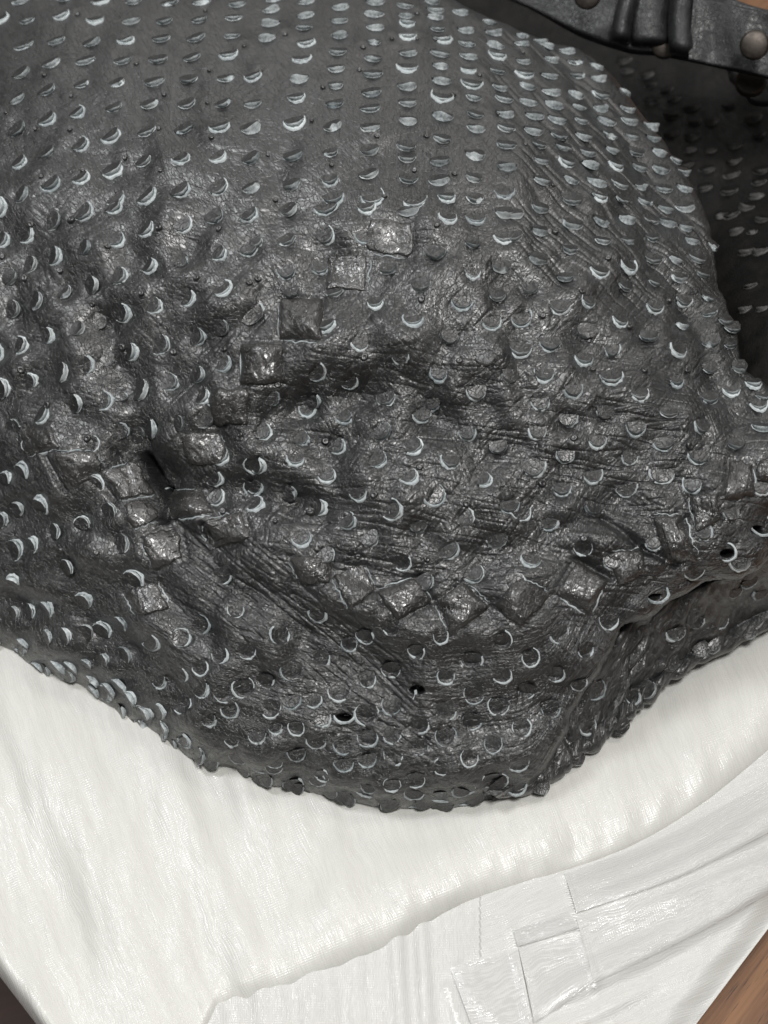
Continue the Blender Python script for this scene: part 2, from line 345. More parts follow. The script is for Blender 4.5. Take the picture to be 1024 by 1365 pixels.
PATCH = [   # corner pixels (clockwise from upper left), puff in mm
    (zq(342, 274, KZ, (445, 48), (628, 72), (612, 208), (440, 182)), 0.7), (zq(342, 274, KZ, (278, 205), (448, 195), (436, 346), (276, 332)), 0.5),
    (zq(342, 274, KZ, (98, 368), (266, 368), (262, 540), (95, 536)), 2.3), ([(322, 456), (376, 457), (378, 512), (322, 515)], 2.0),
    ([(279, 517), (331, 516), (332, 567), (281, 568)], 1.6), (zq(0, 548, KZ, (722, 92), (880, 88), (905, 205), (748, 218)), 1.2),
    (zq(0, 548, KZ, (640, 322), (800, 310), (860, 402), (655, 440)), 2.0), (zq(0, 548, KZ, (805, 445), (965, 400), (1005, 505), (845, 560)), 1.8),
    (zq(0, 548, KZ, (570, 492), (700, 462), (732, 590), (606, 640)), 1.8), (zq(0, 548, KZ, (492, 722), (622, 682), (680, 790), (545, 818)), 1.4),
    (zq(0, 548, KZ, (85, 70), (200, 62), (238, 150), (105, 182)), 1.3), (zq(0, 548, KZ, (205, 165), (385, 160), (412, 235), (292, 318)), 1.3),
    (zq(0, 548, KZ, (412, 245), (535, 200), (625, 330), (470, 352)), 1.5),
    (zq(0, 548, KZ, (485, 375), (600, 345), (640, 432), (525, 470)), 1.2),
    (zq(342, 548, KZ, (132, 592), (300, 562), (292, 688), (182, 692)), 1.6), (zq(342, 548, KZ, (300, 660), (430, 612), (470, 712), (375, 800)), 1.2),
    (zq(450, 700, K5, (172, 300), (362, 232), (432, 352), (272, 440)), 2.0), (zq(450, 700, K5, (448, 342), (580, 262), (695, 370), (512, 510)), 2.0),
    (zq(450, 700, K5, (708, 362), (830, 232), (975, 322), (830, 470)), 1.7), (zq(740, 600, K7, (5, 692), (105, 530), (252, 622), (165, 790)), 1.8),
    (zq(740, 600, K7, (250, 500), (420, 470), (440, 600), (300, 655)), 1.8), (zq(740, 600, K7, (462, 322), (612, 312), (690, 530), (530, 556)), 2.2),
    (zq(740, 600, K7, (642, 212), (782, 205), (800, 340), (678, 405)), 1.8), (zq(740, 600, K7, (835, 45), (950, 75), (955, 215), (815, 250)), 1.6),
    (zq(740, 600, K7, (962, 60), (1060, 20), (1070, 170), (965, 150)), 1.6),
]

# ------------------------------------------------------------------ relief of the bag, in photograph-pixel surface coordinates
X0, Y0, RW, RH = -200, -200, 1350, 1330
GX, GY = np.meshgrid(np.arange(RW)+X0, np.arange(RH)+Y0)
GX = GX.astype(float); GY = GY.astype(float)
D = np.zeros((RH, RW))                           # mm along the normal
def stamp(px, py, rad, fn):
    x0 = int(max(0, px-X0-rad)); x1 = int(min(RW, px-X0+rad+1)); y0 = int(max(0, py-Y0-rad)); y1 = int(min(RH, py-Y0+rad+1))
    if x1 <= x0 or y1 <= y0: return
    D[y0:y1, x0:x1] += fn(GX[y0:y1, x0:x1]-px, GY[y0:y1, x0:x1]-py)
def gauss(px, py, sx, sy, rot, amp):
    c, s = math.cos(math.radians(rot)), math.sin(math.radians(rot))
    D[:] += amp*np.exp(-(((GX-px)*c+(GY-py)*s)/sx)**2-((-(GX-px)*s+(GY-py)*c)/sy)**2)
def seg_dist(ax, ay, bx, by):
    vx, vy = bx-ax, by-ay; L = vx*vx+vy*vy
    t = np.clip(((GX-ax)*vx+(GY-ay)*vy)/L, 0, 1)
    return np.hypot(GX-ax-t*vx, GY-ay-t*vy)
def valley(pts, wd, amp):
    d = np.full(D.shape, 1e9)
    for (a, b), (c, e) in zip(pts[:-1], pts[1:]): d = np.minimum(d, seg_dist(a, b, c, e))
    D[:] += amp*np.exp(-(d/wd)**2)
# large folds
valley([(140, 430), (165, 520), (190, 610), (215, 690)], 30, -5)
gauss(200, 645, 26, 42, -25, -4.5)
valley([(215, 690), (290, 760), (400, 850), (520, 900)], 30, -5)
valley([(230, 640), (330, 650), (430, 690)], 28, -5)
valley([(400, 545), (500, 520), (570, 545), (660, 600)], 34, -5.0)
valley([(400, 545), (350, 575), (320, 600)], 22, -2.5)
gauss(450, 460, 120, 50, -10, 4.5); gauss(540, 650, 110, 42, 8, 5.5)
gauss(560, 680, 60, 30, 0, 2); gauss(640, 470, 60, 70, 0, 2.5)
gauss(80, 610, 70, 90, 20, 8); gauss(150, 740, 60, 70, 30, 4)
gauss(60, 480, 60, 60, 0, 3)
valley([(0, 800), (120, 830), (230, 920)], 30, -5)
valley([(655, 380), (690, 470), (700, 590), (740, 660)], 18, -2.2)
valley([(560, 230), (640, 290), (700, 380)], 22, -2.0)
valley([(860, 330), (930, 420), (965, 520)], 14, -2.5)
valley([(740, 60), (800, 150), (870, 230)], 14, -1.5)
valley([(450, 800), (600, 850), (720, 830), (850, 760), (960, 690)], 26, 3.5)
valley([(410, 760), (470, 810)], 26, 3)
valley([(640, 740), (740, 720), (860, 640)], 26, -2.2)
gauss(830, 690, 80, 45, -25, 3)
valley([(330, 900), (520, 950), (700, 930)], 40, -2.5)
valley([(760, 900), (820, 830), (900, 770), (1024, 720)], 14, 2.0)
valley([(700, 540), (800, 520), (900, 560)], 30, 1.6)
# deep gap where the woven strip pulls open
for pts, wd, am in (([(184, 608), (193, 626), (196, 640), (207, 652)], 5.5, -8), ([(206, 655), (214, 672), (211, 692)], 4.5, -7), ([(268, 700), (278, 722)], 4, -4),
                    ([(150, 600), (176, 660)], 4, -1.5), ([(72, 605), (98, 655)], 4, -2), ([(128, 630), (155, 668)], 4, -2), ([(560, 918), (552, 914)], 3, -2.0),
                    ([(808, 690), (862, 735), (900, 750)], 6, -3.5), ([(775, 745), (812, 770)], 5, -2.5), ([(905, 700), (915, 690)], 4, -2)):
    valley(pts, wd, am)
# puckering between the cuts, small mounds round the quills, seats of the flaps
amt = 0.25+0.75*smooth(120, 420, GY)*1.0
mid = smooth(-20, 560, GY+0.18*(512-GX))*(1-0.4*smooth(820, 900, GY))
lump = fft_noise(1350, 17, 17, 3)[:RH, :RW]; lump2 = fft_noise(1350, 34, 30, 4)[:RH, :RW]; lump3 = fft_noise(1350, 7, 7, 14)[:RH, :RW]
D += (1.35*lump+0.9*lump2)*(0.06+mid*1.1)+0.10*lump3*(0.15+mid)
for (x, y, a, ty) in scales:
    k = -1.5 if ty in 'LMT' else -0.5
    k *= 0.12+0.88*float(smooth(180, 430, y))
    stamp(x, y, 34, lambda u, v: k*np.exp(-(u*u+v*v)/(12.0**2)))
    if ty == 'H':
        stamp(x, y, 18, lambda u, v: -8.0*np.exp(-((u/9)**2+((v-2)/4.5)**2)**3))
    elif ty == 'D':
        dpt = random.uniform(0.6, 2.0)*(1 if y < 990 else 0.4); stamp(x, y, 24, lambda u, v: -dpt*np.exp(-((u*u+v*v)/(11.5**2))**4)*np.clip(0.55+v/18, 0.1, 1.1))
for (x, y) in quills:
    stamp(x, y, 40, lambda u, v: 0.9*np.exp(-(u*u+v*v)/(15.0**2))-0.6*np.exp(-(u*u+v*v)/(5.5**2)))
for pts, h in PATCH:
    pp = pts+[pts[0]]
    d = np.full(D.shape, 1e9)
    xs = [p[0] for p in pts]; ys = [p[1] for p in pts]
    x0, x1, y0, y1 = int(min(xs)-X0-20), int(max(xs)-X0+20), int(min(ys)-Y0-20), int(max(ys)-Y0+20)
    gx = GX[y0:y1, x0:x1]; gy = GY[y0:y1, x0:x1]; d = np.full(gx.shape, 1e9)
    for (a, b), (c, e) in zip(pp[:-1], pp[1:]):
        vx, vy = c-a, e-b; t = np.clip(((gx-a)*vx+(gy-b)*vy)/(vx*vx+vy*vy), 0, 1)
        d = np.minimum(d, np.hypot(gx-a-t*vx, gy-b-t*vy))
    D[y0:y1, x0:x1] -= min(0.8, 0.4*h)*np.exp(-(d/5.0)**2)
# oriented creases
cr1 = fft_noise(1350, 26, 3.2, 11, math.radians(8))[:RH, :RW]
cr2 = fft_noise(1350, 22, 3.0, 12, math.radians(-50))[:RH, :RW]
cr3 = fft_noise(1350, 30, 3.4, 13, math.radians(38))[:RH, :RW]
rid = lambda n: -np.exp(-(n/0.38)**2)
mband = smooth(380, 560, GY)*(1-smooth(800, 860, GY))
D += 0.38*rid(cr1)*mband*smooth(200, 420, GX)
D += 0.3*rid(cr2)*smooth(250, 420, GY)*(1-smooth(780, 860, GY))
m3 = np.exp(-((GX-330)*0.62-(GY-790)*0.78)**2/70.0**2)*smooth(200, 260, GX)*(1-smooth(520, 640, GX))*smooth(660, 720, GY)
D += 0.8*rid(cr3)*m3
for yy_ in range(7):
    valley([(235+yy_*9, 700+yy_*3), (310+yy_*16, 770-yy_*4), (420+yy_*18, 850-yy_*9), (520+yy_*16, 890-yy_*12)], 5+yy_ % 3, -0.55+0.12*(yy_ % 3))

# fine criss-cross creasing of the skin, each direction ruling its own neighbourhood
fine = smooth(-80, 520, GY+0.15*(512-GX))*(1-0.1*smooth(840, 920, GY))*0.75+0.27
num = np.zeros(D.shape); den = np.zeros(D.shape)
for k, a in enumerate((35, -42, 88, 4, 62, -12)):
    wl = np.exp(1.6*fft_noise(1350, 30, 30, 80+k)[:RH, :RW]); a_ = math.radians(a)
    n1 = fft_noise(1350, 11, 1.9, 90+k, a_)[:RH, :RW]; n2 = fft_noise(1350, 18, 2.6, 190+k, a_+0.15)[:RH, :RW]
    num += wl*(-np.exp(-(n1/0.30)**2)-1.3*np.exp(-(n2/0.24)**2)); den += wl
D += 0.26*fine*num/den
cr4 = fft_noise(1350, 40, 3.6, 15, math.radians(44))[:RH, :RW]
D += 0.55*rid(cr4)*smooth(600, 760, GX)*(1-smooth(330, 470, GY))
# ------------------------------------------------------------------ bag body surface
ZC = [(-150, 700, .052), (0, 868, .030), (150, 950, .030), (250, 1010, .030), (330, 1040, .030), (430, 1065, .031), (560, 1080, .032), (640, 1072, .032), (710, 1050, .032),
      (500, 1000, .044), (500, 900, .061), (500, 800, .080), (500, 700, .094), (500, 600, .108), (500, 500, .124), (500, 400, .140), (500, 300, .153), (500, 200, .161), (500, 100, .163), (500, 0, .159), (500, -150, .142),
      (250, 900, .052), (250, 800, .068), (250, 700, .083), (250, 600, .100), (250, 450, .125), (250, 300, .145), (250, 150, .155), (250, 0, .154), (250, -150, .140),
      (0, 750, .052), (0, 600, .080), (0, 450, .108), (0, 300, .130), (0, 150, .143), (0, 0, .144), (0, -150, .132), (-150, 500, .085), (-150, 300, .108), (-150, 100, .122), (-150, -150, .118),
      (750, 900, .060), (775, 940, .050), (750, 750, .088), (750, 600, .110), (750, 450, .132), (750, 300, .146), (750, 150, .148), (750, 60, .142), (640, 0, .150),
      (850, 830, .068), (930, 790, .074), (900, 650, .098), (900, 500, .117), (900, 350, .126), (900, 220, .126), (980, 430, .112), (1015, 520, .106), (1080, 600, .098), (1100, 720, .078), (1024, 650, .098)]
ztps = tps_fit([(a, b) for a, b, c in ZC], [c for a, b, c in ZC], 2e-3)
BOT = [(-200, 740), (0, 866), (150, 948), (250, 1008), (330, 1038), (430, 1063), (560, 1080), (640, 1072), (712, 1048), (778, 935), (850, 832), (935, 790), (1110, 715)]
TOP = [(-190, -180), (0, -180), (170, -180), (320, -180), (450, -150), (540, -60), (610, 2), (700, 42), (795, 80), (895, 205), (955, 320), (1000, 480), (1090, 590)]
WB = np.array([[95], [95], [90], [85], [85], [85], [85], [75], [55], [30], [26], [26], [26]], float)
RB = np.array([[26], [26], [25], [24], [24], [24], [24], [22], [17], [10], [9], [9], [9]], float)/1000
NU, NT = 960, 880
ut = np.linspace(0, 12, NU)
B = catmull(BOT, ut); T = catmull(TOP, ut); wb = catmull(WB, ut)[:, 0]; rb = catmull(RB, ut)[:, 0]
th_b = np.linspace(150, 0, 100, endpoint=False)*math.pi/180
lin = np.linspace(0, 1, NT)
th_t = np.linspace(0, 160, 30)[1:]*math.pi/180
L = np.linalg.norm(T-B, axis=1); E = (T-B)/L[:, None]
wt, rt = 13.0, 0.0045
rows_d, rows_z = [], []
for th in th_b: rows_d.append(wb*(1-np.sin(th))); rows_z.append(rb*(1-np.cos(th)))
for s in lin: rows_d.append(wb+(L-wb-wt)*s); rows_z.append(0*L)
for th in th_t: rows_d.append(L-wt*(1-np.sin(th))); rows_z.append(rt*(1-np.cos(th)) + 0.03*smooth(1.6, 2.8, th)*np.ones(NU))
rd = np.array(rows_d); rz = np.array(rows_z)
PX = B[:, 0][None]+E[:, 0][None]*rd; PY = B[:, 1][None]+E[:, 1][None]*rd
zb = tps_eval(ztps, PX, PY)
dep = on_z(PX, PY, zb)+rz
P0 = CAM+rays(PX, PY)*dep[..., None]
NR0 = normals_of(P0)
disp = bil(D, PX-X0, PY-Y0)
# striations that follow the lower edge, sampled in (along, across) coordinates
ARC = np.cumsum(np.concatenate([[0], np.linalg.norm(np.diff(B, axis=0), axis=1)]))[None]*np.ones((rd.shape[0], 1))
sn = fft_noise(1024, 30, 2.2, 21); sn2 = fft_noise(1024, 70, 5, 22)
low = smooth(0, 1, (PY-(790+0.00025*(PX-560)**2*np.where(PX < 560, -1.6, -1.8)))/55)
low = low*(smooth(150, 260, PX))
rd_low = rd+0.10*ARC*0
disp = disp+low*(0.20*rid(bil(sn, ARC*0.9, rd_low*1.0, True))+0.30*bil(sn2, ARC, rd_low, True)*0.5)
edge_f = np.ones_like(rd)
edge_f *= smooth(-0.02, 0.4, rd/wb[None]+0.02)*0.1+0.9
P = P0+NR0*(disp*edge_f/1000)[..., None]
P[..., 2] = np.maximum(P[..., 2], 0.0125)
UVf = np.stack([ARC*0.0003, rd*0.0003], -1)
crack = np.clip(bil(mid, PX-X0, PY-Y0)+0.15, 0, 1)*(1-0.55*low)
crack = np.clip(crack+0.25, 0, 1)*(0.55+0.45*smooth(-50, 450, PY))
stri = np.clip(low*1.0+0.5*bil(m3, PX-X0, PY-Y0), 0, 1.2)

bag = empty('leather_bag', (0.0, 0.05, 0.0125))
tag(bag, 'slouchy black leather shoulder bag covered in lifted half-moon scales, lying on white cloth', 'bag')
bpy.context.view_layer.update()
OFF = np.array(bag.location)
body = grid_mesh('bag_body', P-OFF, [LEATHER], bag, UVf, {'crack': crack, 'stri': stri}, flip=False)

def bvh_of(P, st):
    Q = P[::st, ::st]; R, C = Q.shape[:2]; idx = np.arange(R*C).reshape(R, C)
    q = np.stack([idx[:-1, :-1], idx[:-1, 1:], idx[1:, 1:], idx[1:, :-1]], -1).reshape(-1, 4)
    return BVHTree.FromPolygons([tuple(v) for v in Q.reshape(-1, 3)], [tuple(map(int, f)) for f in q])
BV = bvh_of(P, 4)
def hit(px, py, bv=None):
    d = Vector(rays(np.float64(px), np.float64(py))).normalized()
    loc, nrm, i, t = (bv or BV).ray_cast(Vector(CAM), d)
    if loc is None: return None
    if nrm.dot(d) > 0: nrm = -nrm
    return np.array(loc), np.array(nrm)
def smooth_hit(px, py, r=9, bv=None):
    h = hit(px, py, bv)
    if h is None: return None
    n = h[1].copy()
    for dx, dy in ((r, 0), (-r, 0), (0, r), (0, -r)):
        g = hit(px+dx, py+dy, bv)
        if g is not None and np.linalg.norm(g[0]-h[0]) < 0.02: n += g[1]
    return h[0], n/np.linalg.norm(n)

# ------------------------------------------------------------------ scales
def scale_geo(mb, c, n, ed, ty, r, seed, lf=1.0):
    rs = random.Random(seed)
    c = c+n*{'L': 0.0003, 'M': 0.00065, 'T': 0.0006}.get(ty, 0.0002)
    es = np.cross(n, ed)
    r = r*rs.uniform(0.86, 1.08)
    def W(s, y, h): return c+es*s+ed*y+n*h
    NC, NRr = 10, 3
    lift = {'L': rs.choice([rs.uniform(14, 30), rs.uniform(26, 42)]), 'M': rs.uniform(6, 20), 'T': rs.uniform(1, 6), 'D': rs.uniform(-26, -12), 'P': rs.uniform(10, 35), 'H': -30}[ty]
    if ty == 'L': lift *= lf
    skew = rs.uniform(-0.6, 0.6)*(1 if ty in 'LM' else 0.6)
    jag = {'L': 0.13, 'M': 0.07, 'T': 0.05, 'D': 0.06, 'P': 0.08, 'H': 0.05}[ty]
    wob = [rs.uniform(-jag, jag*0.6) for _ in range(NC+1)]
    if ty == 'L' and rs.random() < 0.18:                       # a torn tongue
        k0 = rs.randint(2, NC-2); wob[k0] -= 0.45; wob[k0-1] -= 0.2
    ax = rs.uniform(0.88, 1.08); rl = r*rs.uniform(0.9, 1.08); flat = rs.uniform(0.0, 0.35)
    hy = {'L': -0.45, 'M': -0.25, 'T': -0.15, 'D': -0.75, 'P': -0.5, 'H': -0.6}[ty]*r; sunk = ty in 'DH'
    top, rim = [], []
    h0 = {'L': -0.0003, 'M': -0.00035, 'T': -0.0004, 'D': -0.0001, 'P': -0.0003, 'H': -0.0001}[ty]
    rise = {'L': 0.0010, 'M': 0.0012, 'T': 0.0008, 'D': 0.0, 'H': 0.0, 'P': 0.0008}[ty]
    ew = {'L': 0.0013, 'M': 0.0012, 'T': 0.0007, 'D': 0.0002, 'H': 0.0002, 'P': 0.0009}[ty]
    for i in range(NC+1):
        s = math.sin(math.pi/2*(-1+2*i/NC))*0.985
        cs = math.sqrt(max(0, 1-s*s)); cs = cs*(1-flat*cs*0.5)
        yend = cs*rl*(1+wob[i]); y0 = hy*math.sqrt(max(0.05, 1-(s*0.75)**2))
        a_max = math.radians(lift*(1+skew*s)*(0.45+0.55*cs)); y, h = y0, h0
        for j in range(NRr+1):
            q = j/NRr; a = a_max*(q**0.8)
            if j:
                dl = (yend-y0)/NRr; y += dl*math.cos(a); h += dl*math.sin(a)+rise*(0.3+0.7*cs)/NRr
            top.append(W(s*r*ax*(1-0.12*math.sin(a)*q), y, h+rs.uniform(-1, 1)*0.0001*q))
        ex = s*r*ax*(1-0.12*math.sin(a)); yr = cs*r*1.05; jt = rs.uniform(-1, 1)*0.00016*(1 if ty in 'LM' else 0.4)
        if sunk:
            rim += [W(ex, y, h), W(ex, y+0.0002, h-0.0003), W(ex, y, h-0.0006), W(ex, y, h-0.0009)]
        else:                # thick raw edge, hollow below it, then the lip of the hole
            gap = yr-y; hs = -0.0003
            rim += [W(ex, y, h), W(ex*1.01, y+(0.0006*cs if ty == 'L' else 0.0010*cs)+gap*0.06+jt, max(hs, h-ew*(0.4+0.6*cs))),
                    W(ex*0.99, y+gap*0.42+0.0002*cs+jt, max(hs, hs+(h-hs)*0.34)), W(s*r*ax*1.05, yr+0.0004*cs+jt, hs)]
    Cc = NRr+1; f, m = [], []; nv = len(top)
    for i in range(NC):
        for j in range(NRr):
            f.append((i*Cc+j, (i+1)*Cc+j, (i+1)*Cc+j+1, i*Cc+j+1)); m.append(0)
        for k in range(3):
            a, b = nv+i*4+k, nv+(i+1)*4+k
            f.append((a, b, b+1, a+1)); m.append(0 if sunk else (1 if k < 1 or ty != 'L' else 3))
    if ty != 'H': mb.add(top+rim, f, m, True)
    if ty in 'LP': return
    # raw rim of the cut in the skin: a crescent tapering to the horns, worn unevenly
    half = {'M': rs.uniform(65, 95), 'T': rs.uniform(60, 110), 'D': rs.uniform(70, 140), 'H': 110}[ty]
    wid = {'M': 0.00085, 'T': 0.00092, 'D': 0.00056, 'H': 0.0005}[ty]
    K = 12; ring = []; sh = rs.uniform(-25, 25)
    for k in range(K+1):
        a = math.radians(-half+2*half*k/K+sh); tp = max(0.08, math.cos((k/K-0.5)*math.pi))**0.8*wid*rs.uniform(0.45, 1.4)
        r1 = r*(1.03+rs.uniform(-0.03, 0.03)); r2 = r1+tp; up = rs.uniform(-0.0001, 0.0003)
        for rr, hh in ((r1-0.0003, -0.0010), (r1, up), (r2, up-0.00008), (r2+0.0004, -0.0008)):
            ring.append(W(math.sin(a)*rr*ax, math.cos(a)*rr*1.03, hh))
    f = []
    for k in range(K):
        for j in range(3): f.append((k*4+j, k*4+j+1, k*4+4+j+1, k*4+4+j))
    mb.add(ring, f, 2, True)

def place(px, py, ang, ty, bv=None):
    r = 0.0040*(1.06 if py < 300 else 1.0)*(0.95 if ty in 'D' else 1.0)*random.uniform(0.92, 1.06)
    a = math.radians(ang); dx, dy = math.sin(a), math.cos(a)
    h = smooth_hit(px, py, 9, bv)
    if h is None: return None
    dist = np.linalg.norm(h[0]-CAM); rp = r*FPX/dist
    if ty in 'LMT':
        k = {'L': 0.45, 'M': 0.72, 'T': 0.7}[ty]*(0.75 if py < 300 else 1)
        h2 = smooth_hit(px-dx*rp*k, py-dy*rp*k, 9, bv)
        if h2 is not None and np.linalg.norm(h2[0]-h[0]) < 0.012: h = h2
    c, n = h
    qx, qy = (px, py) if ty not in 'LMT' else (px-dx*rp*k, py-dy*rp*k)
    hs = []
    for g_ in range(8):
        gh = hit(qx+math.cos(g_*math.pi/4)*rp*1.15, qy+math.sin(g_*math.pi/4)*rp*1.0, bv)
        if gh is not None and np.linalg.norm(gh[0]-c) < 0.012: hs.append((gh[0]-c)@n)
    if len(hs) >= 4: c = c+n*np.median(hs)
    v = RIGHT*dx-UP*dy
    v = v-n*(v@n); nv = np.linalg.norm(v)
    if nv < 0.05: return None
    return c, n, v/nv, r, dist

todo = []
for i, (x, y, ang, ty) in enumerate(scales):
    if not (-25 < x < 1050 and -25 < y): continue
    g = place(x, y, ang, ty)
    if g is None: continue
    c, n, ed, r, dist = g
    vis = (r/dist)**2*max(0.2, float(n@((CAM-c)/dist)))*{'L': 1.3, 'M': 1.1, 'T': 0.9, 'D': 0.95, 'H': 1, 'P': 1}[ty]
    todo.append((vis, i, c, n, ed, ty, r, 0.62 if x < 330 else (0.8 if y > 330 else 1.0)))
todo.sort(key=lambda t: -t[0])
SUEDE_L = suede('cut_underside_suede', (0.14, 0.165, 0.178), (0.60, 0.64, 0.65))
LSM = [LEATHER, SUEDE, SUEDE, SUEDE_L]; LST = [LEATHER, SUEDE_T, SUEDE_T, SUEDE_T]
restL, restT = MB(), MB()
for rank, (vis, i, c, n, ed, ty, r, lf) in enumerate(todo):
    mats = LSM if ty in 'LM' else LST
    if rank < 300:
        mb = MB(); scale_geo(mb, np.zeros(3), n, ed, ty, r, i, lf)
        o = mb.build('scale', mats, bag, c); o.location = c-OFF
    else:
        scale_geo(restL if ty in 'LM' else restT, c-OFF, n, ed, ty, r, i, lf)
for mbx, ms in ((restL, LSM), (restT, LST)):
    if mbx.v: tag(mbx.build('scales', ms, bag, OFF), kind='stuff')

# ------------------------------------------------------------------ quill bumps
def quill_mesh(name, seed):
    rs = random.Random(seed); mb = MB(); S = 12; V = []
    prof = [(1.0, -0.35), (0.92, 0.25), (0.72, 0.62), (0.45, 0.66), (0.22, 0.42), (0.0, 0.55)]
    for rr, h in prof[:-1]:
        for k in range(S):
            a = 2*math.pi*k/S; q = 1+0.12*math.sin(2*a+seed)+rs.uniform(-0.08, 0.08)
            V.append((math.cos(a)*rr*q, math.sin(a)*rr*q, h*(1+0.25*math.cos(a+seed))))
    V.append((0.05, 0.0, 0.5))
    F = []
    for j in range(4):
        for k in range(S): F.append((j*S+k, j*S+(k+1) % S, (j+1)*S+(k+1) % S, (j+1)*S+k))
    for k in range(S): F.append((4*S+k, 4*S+(k+1) % S, 5*S))
    mb.add(V, F, 0); me = bpy.data.meshes.new(name); me.from_pydata(mb.v, [], mb.f)
    me.polygons.foreach_set('use_smooth', [True]*len(F)); me.materials.append(LEATHER); me.update(); return me
QM = [quill_mesh('quill_bump', s) for s in range(5)]
for (x, y) in quills:
    h = smooth_hit(x, y, 5)
    if h is None: continue
    o = bpy.data.objects.new('quill_bump', random.choice(QM)); col.objects.link(o); o.parent = bag
    o.location = h[0]-OFF+h[1]*0.0002
    q = Vector(h[1]).to_track_quat('Z', 'Y'); o.rotation_mode = 'QUATERNION'; o.rotation_quaternion = q
    s = random.uniform(0.00115, 0.0018)*(0.75 if y < 280 else 1.0); o.scale = (s, s, s*0.95)

# ------------------------------------------------------------------ woven patches
def patch(pts, puff, seed):
    rs = np.random.default_rng(seed); G = 30
    c = np.array(pts, float); V = []
    nz = fft_noise(64, 0.9, 4.5, seed, rs.uniform(-0.5, 0.5)); nz2 = fft_noise(64, 2.5, 2.5, seed+50)
    cen = c.mean(0); h0 = smooth_hit(*cen, 14)
    if h0 is None: return
    nrm = h0[1]
    for b in range(G+1):
        for a in range(G+1):
            u, v = a/G, b/G
            p = (c[0]*(1-u)+c[1]*u)*(1-v)+(c[3]*(1-u)+c[2]*u)*v
            # slightly bowed sides
            U, Vv = 2*u-1, 2*v-1
            p = p+np.array([nz2[b, 40]*1.2*(abs(U) > 0.5)*np.sign(U), nz2[40, a]*1.2*(abs(Vv) > 0.5)*np.sign(Vv)])
            p = p+(p-cen)*0.07*(1-max(abs(U), abs(Vv))**2+0.2*(1-min(abs(U), abs(Vv))))
            h = hit(*p)
            q = h[0] if h is not None else h0[0]
            A_u, B_u = (U, Vv) if seed % 2 else (Vv, U)
            prof = max(0, 1-abs(A_u)**2.6)**0.7*max(0, 1-abs(B_u)**9)**0.8
            hgt = (0.95*puff*prof-0.8+1.3*min(1, prof*3))/1000
            hgt += prof*(-0.26*math.exp(-(nz[b % 64, a % 64]/0.28)**2)+0.10*nz2[b, a])*(0.4 if puff < 1 else 1)/1000
            V.append(q+nrm*hgt-OFF)
    Pm = np.array(V).reshape(G+1, G+1, 3)
    o = grid_mesh('woven_patch', Pm, [PATCHL], bag, attrs={'crack': np.full(Pm.shape[:2], 1.0 if puff > 1 else 0.6), 'stri': np.zeros(Pm.shape[:2])})
    # pale cut lips of the slits the strip passes through
    mb = MB(); sides = [(0, 3), (1, 2), (3, 2), (0, 1)]; pick = rs.permutation(4)[:int(rs.integers(1, 3))]
    for si in pick:
        i, j = sides[si]; A, Bq = c[i], c[j]; nn = 9; ring = []
        for k in range(nn+1):
            t = 0.5+(k/nn-0.5)*0.72; p = A*(1-t)+Bq*t; p = p+(p-cen)*0.075+np.array([nz2[k*3, 7], nz2[k*3, 20]])*0.9
            h = hit(*p)
            if h is None: ring = []; break
            out = h[0]-h0[0]; out -= nrm*(out@nrm); out /= np.linalg.norm(out)
            wd = 0.00045*max(0.2, math.sin(math.pi*min(0.97, max(0.03, k/nn))))*rs.uniform(0.6, 1.2)
            q = h[0]-OFF
            q = q+out*rs.normal()*0.0003; ring += [q-nrm*0.0008, q+nrm*0.0003, q+out*wd+nrm*0.0002, q+out*(wd+0.0005)-nrm*0.0008]
        if ring: mb.add(ring, [(k*4+m, k*4+m+1, k*4+5+m, k*4+4+m) for k in range(nn) for m in range(3)], 0)
    if mb.v: mb.build('slit_lip', [SUEDE_T], o)
for i, (pts, h) in enumerate(PATCH): patch(pts, h*(0.55 if 6 <= i <= 13 else (1.15 if i < 6 else 0.9)), 100+i)

# ------------------------------------------------------------------ crumpled base panel under the right-hand fold
A_ = [(660, 1062), (705, 1030), (770, 935), (842, 832), (925, 788), (1024, 745), (1120, 705)]
B_ = [(665, 1064), (712, 1053), (788, 1003), (832, 960), (905, 903), (1024, 838), (1130, 795)]
nu, nv_ = 420, 150
s = np.linspace(0, 6, nu); Aa = catmull(A_, s); Bb = catmull(B_, s)
LL = np.linalg.norm(Bb-Aa, axis=1); EE = (Bb-Aa)/np.maximum(LL, 1e-6)[:, None]
wv_ = np.minimum(26, LL*0.5)
rowsd, rowsz, rowsf = [], [], []
for q in np.linspace(-14, 0, 20): rowsd.append(q+0*LL); rowsz.append(0*LL); rowsf.append(0*LL)
for q in np.linspace(0, 1, nv_)[1:]: rowsd.append((LL-wv_)*q); rowsz.append(0*LL); rowsf.append(q+0*LL)
for th in np.linspace(0, 150, 50)[1:]*math.pi/180: rowsd.append(LL-wv_*(1-math.sin(th))); rowsz.append(0.006*(1-math.cos(th))+0*LL); rowsf.append(1+0*LL)
rd2 = np.array(rowsd); rz2 = np.array(rowsz); rf2 = np.array(rowsf)
px2 = Aa[:, 0]+EE[:, 0]*rd2; py2 = Aa[:, 1]+EE[:, 1]*rd2
zA = tps_eval(ztps, Aa[:, 0], Aa[:, 1])-0.019; zBv = np.interp(s, [0, 1, 2, 4, 6], [.022, .022, .022, .024, .026])
zA = np.maximum(zA, zBv+0.004)
z2 = zA*(1-rf2)+zBv*rf2
P2 = CAM+rays(px2, py2)*(on_z(px2, py2, z2)+rz2)[..., None]
n2 = normals_of(P2)
arc2 = np.cumsum(np.concatenate([[0], np.linalg.norm(np.diff(Bb, axis=0), axis=1)]))[None]
